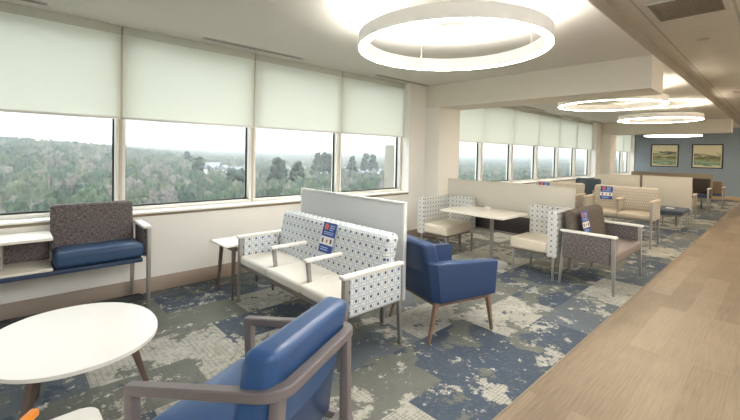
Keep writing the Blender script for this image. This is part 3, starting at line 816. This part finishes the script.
fr.build('base_frame', 'walnut_lt', t)
for sx in (-1, 1):
    MB().bar((sx*(w-.055), d-.035, .315), (sx*(w-.03), d-.0, 0), .04, .04, .022, .022, up=(0, 1, 0)).build('leg', 'walnut_lt', t)
    MB().bar((sx*(w-.055), -d+.05, .315), (sx*(w-.03), -d-.04, 0), .04, .04, .022, .022, up=(0, 1, 0)).build('leg', 'walnut_lt', t)

# ------------------------------------------------------------------ corner booth chairs (L-shaped backs)
def booth(name, lab, cat, x0, x1, xb, y0, y1, mat, wing_x):
    """x0..x1 seat, back slab from seat edge x1 to xb, wing along the far side y1; all world-aligned"""
    s = 1 if xb > x1 else -1
    t = thing(name, lab, cat, ((x0+xb)/2, (y0+y1)/2, 0))
    cx_, cy_ = (x0+xb)/2, (y0+y1)/2
    X = lambda v: v-cx_
    Yv = lambda v: v-cy_
    th = .115
    # L outline, built for s = 1 then mirrored
    hx = abs(xb-x0)/2; hy = (y1-y0)/2; wl_ = abs(wing_x-xb)
    outer = [(hx, -hy)]
    r = .10
    for k in range(7):
        a = math.radians(90*k/6); outer.append((hx-r+r*math.cos(a), hy-r+r*math.sin(a)))
    outer += [(hx-wl_, hy), (hx-wl_, hy-th)]
    ri = .06
    inn = []
    for k in range(6):
        a = math.radians(90-90*k/5); inn.append((hx-th-ri+ri*math.cos(a), hy-th-ri+ri*math.sin(a)))
    poly = outer+inn+[(hx-th, -hy)]
    if s < 0: poly = [(-x, y) for x, y in poly][::-1]
    MB().prism(poly, .29, .845, .02, 4).build('backrest', mat, t)
    a, b = sorted((X(x0), X(x1)))
    MB().cushion(a, b, -hy+.005, hy-th, .325, .46, .022, .008, n=12).build('seat', 'cream_warm', t)
    f = MB(); f.box(a+.03, b-.03, -hy+.03, hy-th-.02, .295, .325, .004); f.build('seat_frame', 'steel_dark', t)
    for px, py in ((X(x0)+s*.035, -hy+.035), (X(x0)+s*.035, hy-.06), (X(xb)-s*.05, -hy+.04), (X(xb)-s*.05, hy-.05)):
        MB().bar((px, py, .30), (px, py, 0), .028, .028, .024, .024).build('leg', 'steel', t)
    return t
booth('corner_chair', 'cream corner seat with dotted L-shaped back, left of the cafe table', 'chair', 1.215, .79, .675, 4.60, 5.38, 'dots_brown', 1.20)
booth('corner_chair', 'cream corner seat with dotted L-shaped back, right of the cafe table', 'chair', 2.09, 2.56, 2.68, 4.76, 5.38, 'dots_brown', 2.12)

# cafe table
t = thing('cafe_table', 'rectangular cream-topped cafe table on a single grey pedestal', 'table', (1.655, 4.84, 0))
MB().prism(rrect(.48, .36, .02, 3), .70, .73, .006).build('tabletop', 'laminate_warm', t)
MB().tube([(.11, .04, .015), (.11, .04, .69)], .028, 20).build('pedestal', 'steel', t)
MB().lathe([(0, 0), (.25, 0), (.25, .008), (.20, .014), (.04, .022), (0, .022)], 48, (.07, .06, 0)).build('base_plate', 'steel', t)
MB().box(-.1, .24, -.12, .16, .688, .70, .003).build('mounting_plate', 'steel_dark', t)
t = thing('table_dispenser', 'small white box standing on the cream cafe table', 'box', (1.60, 5.06, .73))
MB().box(-.05, .05, -.03, .03, 0, .026, .006, 3).build('box', 'white_cap', t)
MB().box(-.04, .04, -.02, .02, .026, .034, .003).build('lid', 'laminate', t)

# divider behind the cafe table
t = divider('privacy_divider', 'warm grey divider screen behind the cafe table', .62, 2.63, 5.455, .62, 1.105, 'panel_warm', 'panel_warm')
MB().box(.66, 2.60, -.015, .015, .37, .62, .003).build('lower_panel', 'charcoal', t)
MB().box(.64, 2.61, -.02, .02, .34, .37, .003).build('rail', 'steel', t)

# ------------------------------------------------------------------ brown tweed armchair (faces the walkway)
t = thing('wide_armchair', 'wide brown tweed armchair with white arm caps beside the walkway', 'armchair', (3.285, 4.765, 0), PI/2)
W, D = 1.19, .60
under_rail(t, .02, W-.02, .45, D)
seat_cushions(t, [.045, W-.045], .45, .50, 'taupe_seat', th=.10, y0=.005)
back_roll(t, .06, W-.06, .38, .45, .875, 'tweed_brown', th=.13, lean=.07, r=.06)
caps_arm(t, .03, .575, .655, 'white_cap', fabric='tweed', zlow=.33); caps_arm(t, W-.03, .575, .655, 'white_cap', fabric='tweed', zlow=.33)
sign((1, 0, .3), 'blue and white distancing card hung on the brown tweed armchair', (2.905, 4.82, .87), (0, 1, 0), (.16, .16, -1), .22, .26, None)

# ------------------------------------------------------------------ tan row beyond
def tan_unit(lab, x0, W, mids):
    t = thing('hip_height_sofa', lab, 'sofa', (x0, 7.80, 0))
    D = .66
    under_rail(t, .02, W-.02, .56, D, 'steel_dark')
    seat_cushions(t, [.04]+mids+[W-.04], .56, .56, 'tan_seat')
    back_roll(t, .04, W-.02, .44, .56, .99, 'tan_fab', th=.13, lean=.06)
    caps_arm(t, .03, .60, .80, 'tan_cap', fabric='tan_fab', zlow=.46); caps_arm(t, W-.03, .60, .80, 'tan_cap', fabric='tan_fab', zlow=.46)
    for m_ in mids: open_arm(t, m_, .06, .44, .80, .56, 'tan_cap'); MB().cushion(m_-.015, m_+.015, .09, .42, .56, .775, .008, n=6).build('arm_panel', 'tan_fab', t)
    r = MB(); r.box(.05, W-.05, .30, .33, .14, .17, .003); r.build('foot_rail', 'steel_dark', t)
    return t
tan_unit('tan two-seat sofa of hip height behind the brown tweed armchair', 1.95, 1.09, [.55])
tan_unit('tan sofa of hip height half hidden behind the divider by the cafe table', .80, 1.02, [.51])
sign((0, -1, .3), 'blue and white distancing card hung on the tan two-seat sofa', (2.12, 8.262, .972), (1, 0, 0), (0, -.10, -1), .20, .24, None)
sign((0, -1, .3), 'blue distancing card on the tan sofa half hidden by a divider', (.94, 8.262, .965), (1, 0, 0), (0, -.10, -1), .22, .24, None)

# slate chair glimpsed between the tan sofas
t = thing('slate_chair', 'slate blue chair glimpsed between the two tan sofas', 'chair', (1.04, 9.55, 0))
W, D = .58, .6
under_rail(t, .02, W-.02, .56, D); seat_cushions(t, [.03, W-.03], .56, .5, 'slate_fab'); back_roll(t, .02, W-.02, .40, .56, 1.02, 'slate_fab', th=.12, lean=.05)
caps_arm(t, .02, .56, .78, 'steel_dark'); caps_arm(t, W-.02, .56, .78, 'steel_dark')

# ottoman / armless blue seat
t = thing('bench_stool', 'blue armless bench seat on metal legs right of the tan sofa', 'bench', (2.62, 9.98, 0))
W, D = .50, .86
MB().cushion(0, W, 0, D, .36, .455, .03, .012, n=12).build('seat', 'slate_fab', t)
MB().box(.03, W-.03, .03, D-.03, .325, .36, .004).build('seat_frame', 'steel_dark', t)
for px, py in ((.04, .05), (W-.04, .05), (.04, D-.05), (W-.04, D-.05)):
    MB().bar((px, py, .33), (px, py, 0), .03, .03, .024, .024).build('leg', 'steel', t)
t = thing('paper_card', 'small white card lying on the blue bench seat', 'card', (2.86, 10.30, .468))
MB().box(-.07, .07, -.05, .05, 0, .003).build('card', 'tagwhite', t)

# far dividers
divider('privacy_divider', 'tall cream divider screen behind the blue bench seat', 2.20, 3.12, 11.02, .40, 1.115, 'panel_warm', 'panel_warm')
divider('privacy_divider', 'cream divider screen left of the dark joint above the tan sofa', 1.25, 2.15, 11.02, .40, 1.11, 'panel_warm', 'panel_warm')
divider('privacy_divider', 'taupe divider screen farthest away before the blue wall', .85, 3.0, 15.9, .40, 1.07, 'panel_taupe', 'panel_taupe')

def far_seat(name, lab, x0, y, W, D, zs, za, zb, backm, seatm, armm, capm, rot=0.):
    t = thing(name, lab, 'armchair', (x0, y, 0), rot)
    under_rail(t, .02, W-.02, zs, D); seat_cushions(t, [.035, W-.035], zs, D-.12, seatm); back_roll(t, .03, W-.03, D-.22, zs, zb, backm, th=.12, lean=.05)
    caps_arm(t, .03, D-.06, za, capm, fabric=armm, zlow=.34); caps_arm(t, W-.03, D-.06, za, capm, fabric=armm, zlow=.34)
    return t
far_seat('armchair', 'brown armchair whose arm shows at the right end of the tall cream divider', 3.02, 11.80, .9, .66, .46, .66, .86, 'brown_panel', 'navy', 'brown_panel', 'tan_cap', PI)
far_seat('armchair', 'dark brown armchair with navy seat in front of the taupe divider', 2.08, 15.20, .92, .64, .46, .66, .93, 'tweed_dark', 'navy', 'tweed_dark', 'white_cap')
bpy.data.objects['armchair'].location = (3.02, 12.75, 0)
far_seat('armchair', 'brown armchair farthest away, beside the blue wall', 3.22, 17.0, .9, .66, .46, .66, .84, 'brown_panel', 'navy', 'brown_panel', 'tan_cap', PI)

# ------------------------------------------------------------------ pictures on the blue wall
def picture(x0, x1, z0, z1, lab, sea, seed):
    t = thing('framed_picture', lab, 'picture', ((x0+x1)/2, YW, (z0+z1)/2))
    a, b = (x1-x0)/2, (z1-z0)/2; fw = .035
    f = MB(); f.box(-a, a, -.035, 0, b-fw, b, .003); f.box(-a, a, -.035, 0, -b, -b+fw, .003); f.box(-a, -a+fw, -.035, 0, -b+fw, b-fw, .003); f.box(a-fw, a, -.035, 0, -b+fw, b-fw, .003)
    f.build('frame', 'pict', t)
    MB().box(-a+fw, a-fw, -.012, 0, -b+fw, b-fw).build('mount', 'mat', t)
    MB().box(-a+fw+.03, a-fw-.03, -.016, -.012, -b+fw+.03, b-fw-.03).build('painting', mat_paint('landscape_wash', sea, seed), t, uv='fitx')
picture(.60, 1.53, 1.20, 2.13, 'framed green and cream abstract landscape, left of the two', .62, 3.1)
picture(1.95, 2.88, 1.19, 2.13, 'framed green and cream abstract landscape, right of the two', .56, 8.4)

# ------------------------------------------------------------------ outside
rnd = random.Random(3)
CAMP = Vector((4.50, 0, 1.5))
def polar(az, r): return (CAMP.x-r*math.cos(az), CAMP.y+r*math.sin(az))
GZ = -27
def terrain(az, r):
    h = GZ
    h += 17.5*math.exp(-((az-.02)/.30)**2)*min(1, max(0, (r-90)/250))
    if r > 500: h += (r-500)*.0095
    return h
def ico(sub):
    bm = bmesh.new(); bmesh.ops.create_icosphere(bm, subdivisions=sub, radius=1)
    v = [x.co.copy() for x in bm.verts]; f = [[q.index for q in p.verts] for p in bm.faces]; bm.free(); return v, f
ICO = {1: ico(1), 2: ico(2), 3: ico(3)}
HOUSES = []
for (px, r) in ((200, 330), (213, 372), (224, 345), (236, 330), (245, 380), (282, 400), (296, 370), (311, 420), (322, 380), (336, 400), (349, 430), (361, 390), (372, 420), (384, 400)):
    az = math.atan2(px-9, 387)*1.0
    u = (px-370)/387.0
    # ray direction of the photo column, as an azimuth from -X towards +Y
    dx, dy = .6817*u-.7309, .7313*u+.6820
    HOUSES.append((math.atan2(dy, -dx), r))
V = []; F = []; TINT = []
def crown(az, r, rad, zc, tint, sub):
    x, y = polar(az, r); vs, fs = ICO[sub]; o = len(V)
    sx = rad*rnd.uniform(.85, 1.15); sy = rad*rnd.uniform(.85, 1.15); sz = rad*rnd.uniform(.9, 1.5)
    for v in vs:
        k = 1+rnd.uniform(-.36, .26)
        V.append((x+v.x*sx*k, y+v.y*sy*k, zc+v.z*sz*k)); TINT.append(tint)
    for f in fs: F.append([i+o for i in f])
greens = [srgb(86, 106, 80), srgb(72, 96, 74), srgb(98, 116, 84), srgb(64, 86, 70), srgb(110, 122, 92), srgb(118, 118, 104), srgb(132, 126, 116)]
azs = (-.12, 1.36)
from mathutils import noise as mn
NA, r = 900, 46.0
rings = []
while r < 3200: rings.append(r); r *= 1.0052+.004*min(1, r/900)
tones = [Vector(c)*.50 for c in (srgb(78, 94, 76), srgb(90, 104, 82), srgb(68, 84, 72), srgb(102, 110, 90), srgb(116, 114, 106), srgb(124, 120, 114), srgb(84, 98, 84))]
for r in rings:
    for j in range(NA+1):
        az = azs[0]+(azs[1]-azs[0])*j/NA; x, y = polar(az, r)
        c1 = mn.voronoi(Vector((x/4.6, y/4.6, 0)), distance_metric='DISTANCE', exponent=2)
        d = c1[0][0]; cell = c1[1][0]
        k = mn.cell(Vector((cell.x*7.3, cell.y*5.1, 3)))*.5+.5
        k2 = mn.cell(Vector((cell.x*3.1+9, cell.y*8.7, 11)))*.5+.5
        h = 9.5+3.2*(1-d*d*1.8)+4.5*k2*(1 if d < .6 else .4)+1.6*mn.fractal(Vector((x*.5, y*.5, 2)), .6, 2, 4)+2.5*mn.noise(Vector((x*.02, y*.02, 5)))
        for ha, hr in HOUSES:
            if abs(az-ha) < .016 and hr*.84-55 < r < hr*.84+8: h = min(h, 6.0)
        V.append((x, y, terrain(az, r)+h)); TINT.append(tuple(tones[int(abs(k)*6.99) % 7]*(.9+.25*k2)))
for i in range(len(rings)-1):
    for j in range(NA): a = i*(NA+1)+j; F.append((a, a+1, a+NA+2, a+NA+1))
# a few tall pines that break the skyline
for px, rr, tp in ((277, 190, -1), (281, 196, -2.5), (297, 200, -3), (318, 260, 1.6), (324, 262, 2.2), (329, 264, 1), (352, 300, -1), (366, 310, 1.6), (373, 312, .8), (198, 230, -2), (188, 300, .5), (232, 190, -6), (238, 170, -7), (242, 180, -6)):
    u = (px-370)/387.0; dx, dy = .6817*u-.7309, .7313*u+.6820; az = math.atan2(dy, -dx)
    for k in range(48):
        dz_ = rnd.uniform(0, 12); rad = rnd.uniform(.7, 1.5); crown(az+rnd.uniform(-1, 1)*(1.2+.28*dz_)/rr, rr+rnd.uniform(-3, 3), rad, tp-rad-dz_, tuple(Vector(srgb(70, 88, 74))*.6*rnd.uniform(.8, 1.1)), 2)
me = bpy.data.meshes.new('woodland'); me.from_pydata(V, [], F)
ca = me.color_attributes.new('tint', 'FLOAT_COLOR', 'POINT')
flat = []
for tt in TINT: flat += [tt[0], tt[1], tt[2], 1.0]
ca.data.foreach_set('color', flat); me.materials.append(M['foliage'])
for p in me.polygons: p.use_smooth = True

o = bpy.data.objects.new('woodland', me); COL.objects.link(o)
tag(o, 'dense mixed woodland stretching to the horizon outside the windows', 'trees', kind='stuff')
# ground
gv = []; gf = []; na, nr = 40, 26
for i in range(nr):
    r = 20*(1.28**i) if i < nr-1 else 9000
    r = min(r, 9000)
    for j in range(na+1):
        az = -.6+2.5*j/na; x, y = polar(az, r); gv.append((x, y, terrain(az, min(r, 1500))-1))
for i in range(nr-1):
    for j in range(na): a = i*(na+1)+j; gf.append((a, a+1, a+na+2, a+na+1))
g = MB(); g.add(gv, gf); o = g.build('ground', 'ground'); o['kind'] = 'structure'
# houses
hp = None
for k, (az, r) in enumerate(HOUSES):
    r *= .84; x, y = polar(az, r); zb = terrain(az, r)+7.0
    rot = rnd.uniform(0, 3)
    if hp is None:
        hp = thing('house', 'pale house among the trees outside the near windows', 'house', (x, y, zb), rot, 'houses beyond the trees')
        MB().box(-6, 6, -4, 4, -12, 5).build('walls', 'siding', hp)
        rf = MB(); rf.add([(-6.6, -4.6, 5), (6.6, -4.6, 5), (6.6, 4.6, 5), (-6.6, 4.6, 5), (-6.6, 0, 8.4), (6.6, 0, 8.4)], [(0, 1, 2, 3), (0, 4, 5, 1), (3, 2, 5, 4), (0, 3, 4), (1, 5, 2)])
        rf.build('roof', 'roofs', hp)
        wi = MB()
        for wx in (-4, -1.3, 1.3, 4):
            for wz in (.6, 3): wi.box(wx-.5, wx+.5, -4.05, -3.98, wz, wz+1.3)
        wi.build('windows', 'slot', hp)
    else: dup(hp, (x, y, zb), rot)
hz = bpy.data.materials.new('outdoor_haze'); hz.use_nodes = True; hn = hz.node_tree; hn.nodes.clear()
ho = hn.nodes.new('ShaderNodeOutputMaterial'); hv = hn.nodes.new('ShaderNodeVolumeScatter'); hv.inputs['Color'].default_value = (.90, .95, 1, 1); hv.inputs['Density'].default_value = .0006
hn.links.new(hv.outputs[0], ho.inputs['Volume'])
ho_ = MB().box(-3500, -34, -900, 3500, -60, 160).build('outdoor_haze', hz)
tag(ho_, 'thin pale haze hanging over the woodland outside the windows', 'haze', kind='stuff')
# fin of the building's own facade outside the last near window
struct('trim_facade_fin', MB().box(-.80, -.36, 5.33, 5.60, -4, 1.67, .01), 'ext')

# ------------------------------------------------------------------ light
wd = bpy.data.worlds.new('World'); SC.world = wd; wd.use_nodes = True
nt = wd.node_tree; nt.nodes.clear()
out = nt.nodes.new('ShaderNodeOutputWorld'); bg = nt.nodes.new('ShaderNodeBackground')
tc = nt.nodes.new('ShaderNodeTexCoord'); sep = nt.nodes.new('ShaderNodeSeparateXYZ'); nt.links.new(tc.outputs['Generated'], sep.inputs[0])
rp = nt.nodes.new('ShaderNodeValToRGB'); nt.links.new(sep.outputs[2], rp.inputs[0])
e = rp.color_ramp.elements; e[0].position = .0; e[0].color = (.52, .56, .58, 1); e[1].position = .18; e[1].color = (.70, .73, .75, 1)
k = e.new(.6); k.color = (4.2, 4.35, 4.5, 1)
nt.links.new(rp.outputs[0], bg.inputs[0]); bg.inputs[1].default_value = .95; nt.links.new(bg.outputs[0], out.inputs[0])
sl = bpy.data.lights.new('overcast_sun', 'SUN'); sl.energy = .8; sl.angle = math.radians(40); sl.color = (1, .98, .95)
so = bpy.data.objects.new('overcast_sun', sl); COL.objects.link(so)
so.rotation_euler = Vector((-.55, .25, -1)).to_track_quat('-Z', 'Y').to_euler()

# ------------------------------------------------------------------ camera
cd = bpy.data.cameras.new('camera'); cam = bpy.data.objects.new('camera', cd); COL.objects.link(cam)
f = 387.0375; cd.sensor_width = 36; cd.lens = f/740*36; cd.shift_y = -(210-163)/740
cd.clip_start = .05; cd.clip_end = 12000
Xc = (0.6817293660483679, -0.032103598955186295, 0.7308997403210751)
Yc = (0.7313141500464639, 0.0017622027711962985, -0.682038494942339)
Zc = Vector(Xc).cross(Vector(Yc))
cam.matrix_world = Matrix(((Xc[0], Xc[1], Xc[2], CAMP.x), (Yc[0], Yc[1], Yc[2], CAMP.y), (Zc[0], Zc[1], Zc[2], CAMP.z), (0, 0, 0, 1)))
SC.camera = cam
SC.view_settings.view_transform = 'Standard'; SC.view_settings.look = 'None'; SC.view_settings.gamma = 1
SC.view_settings.use_curve_mapping = False
SC.view_settings.exposure = 0.97
SC.cycles.max_bounces = 10; SC.cycles.diffuse_bounces = 6; SC.cycles.transparent_max_bounces = 12
SC.cycles.use_denoising = True; SC.cycles.sample_clamp_indirect = 8
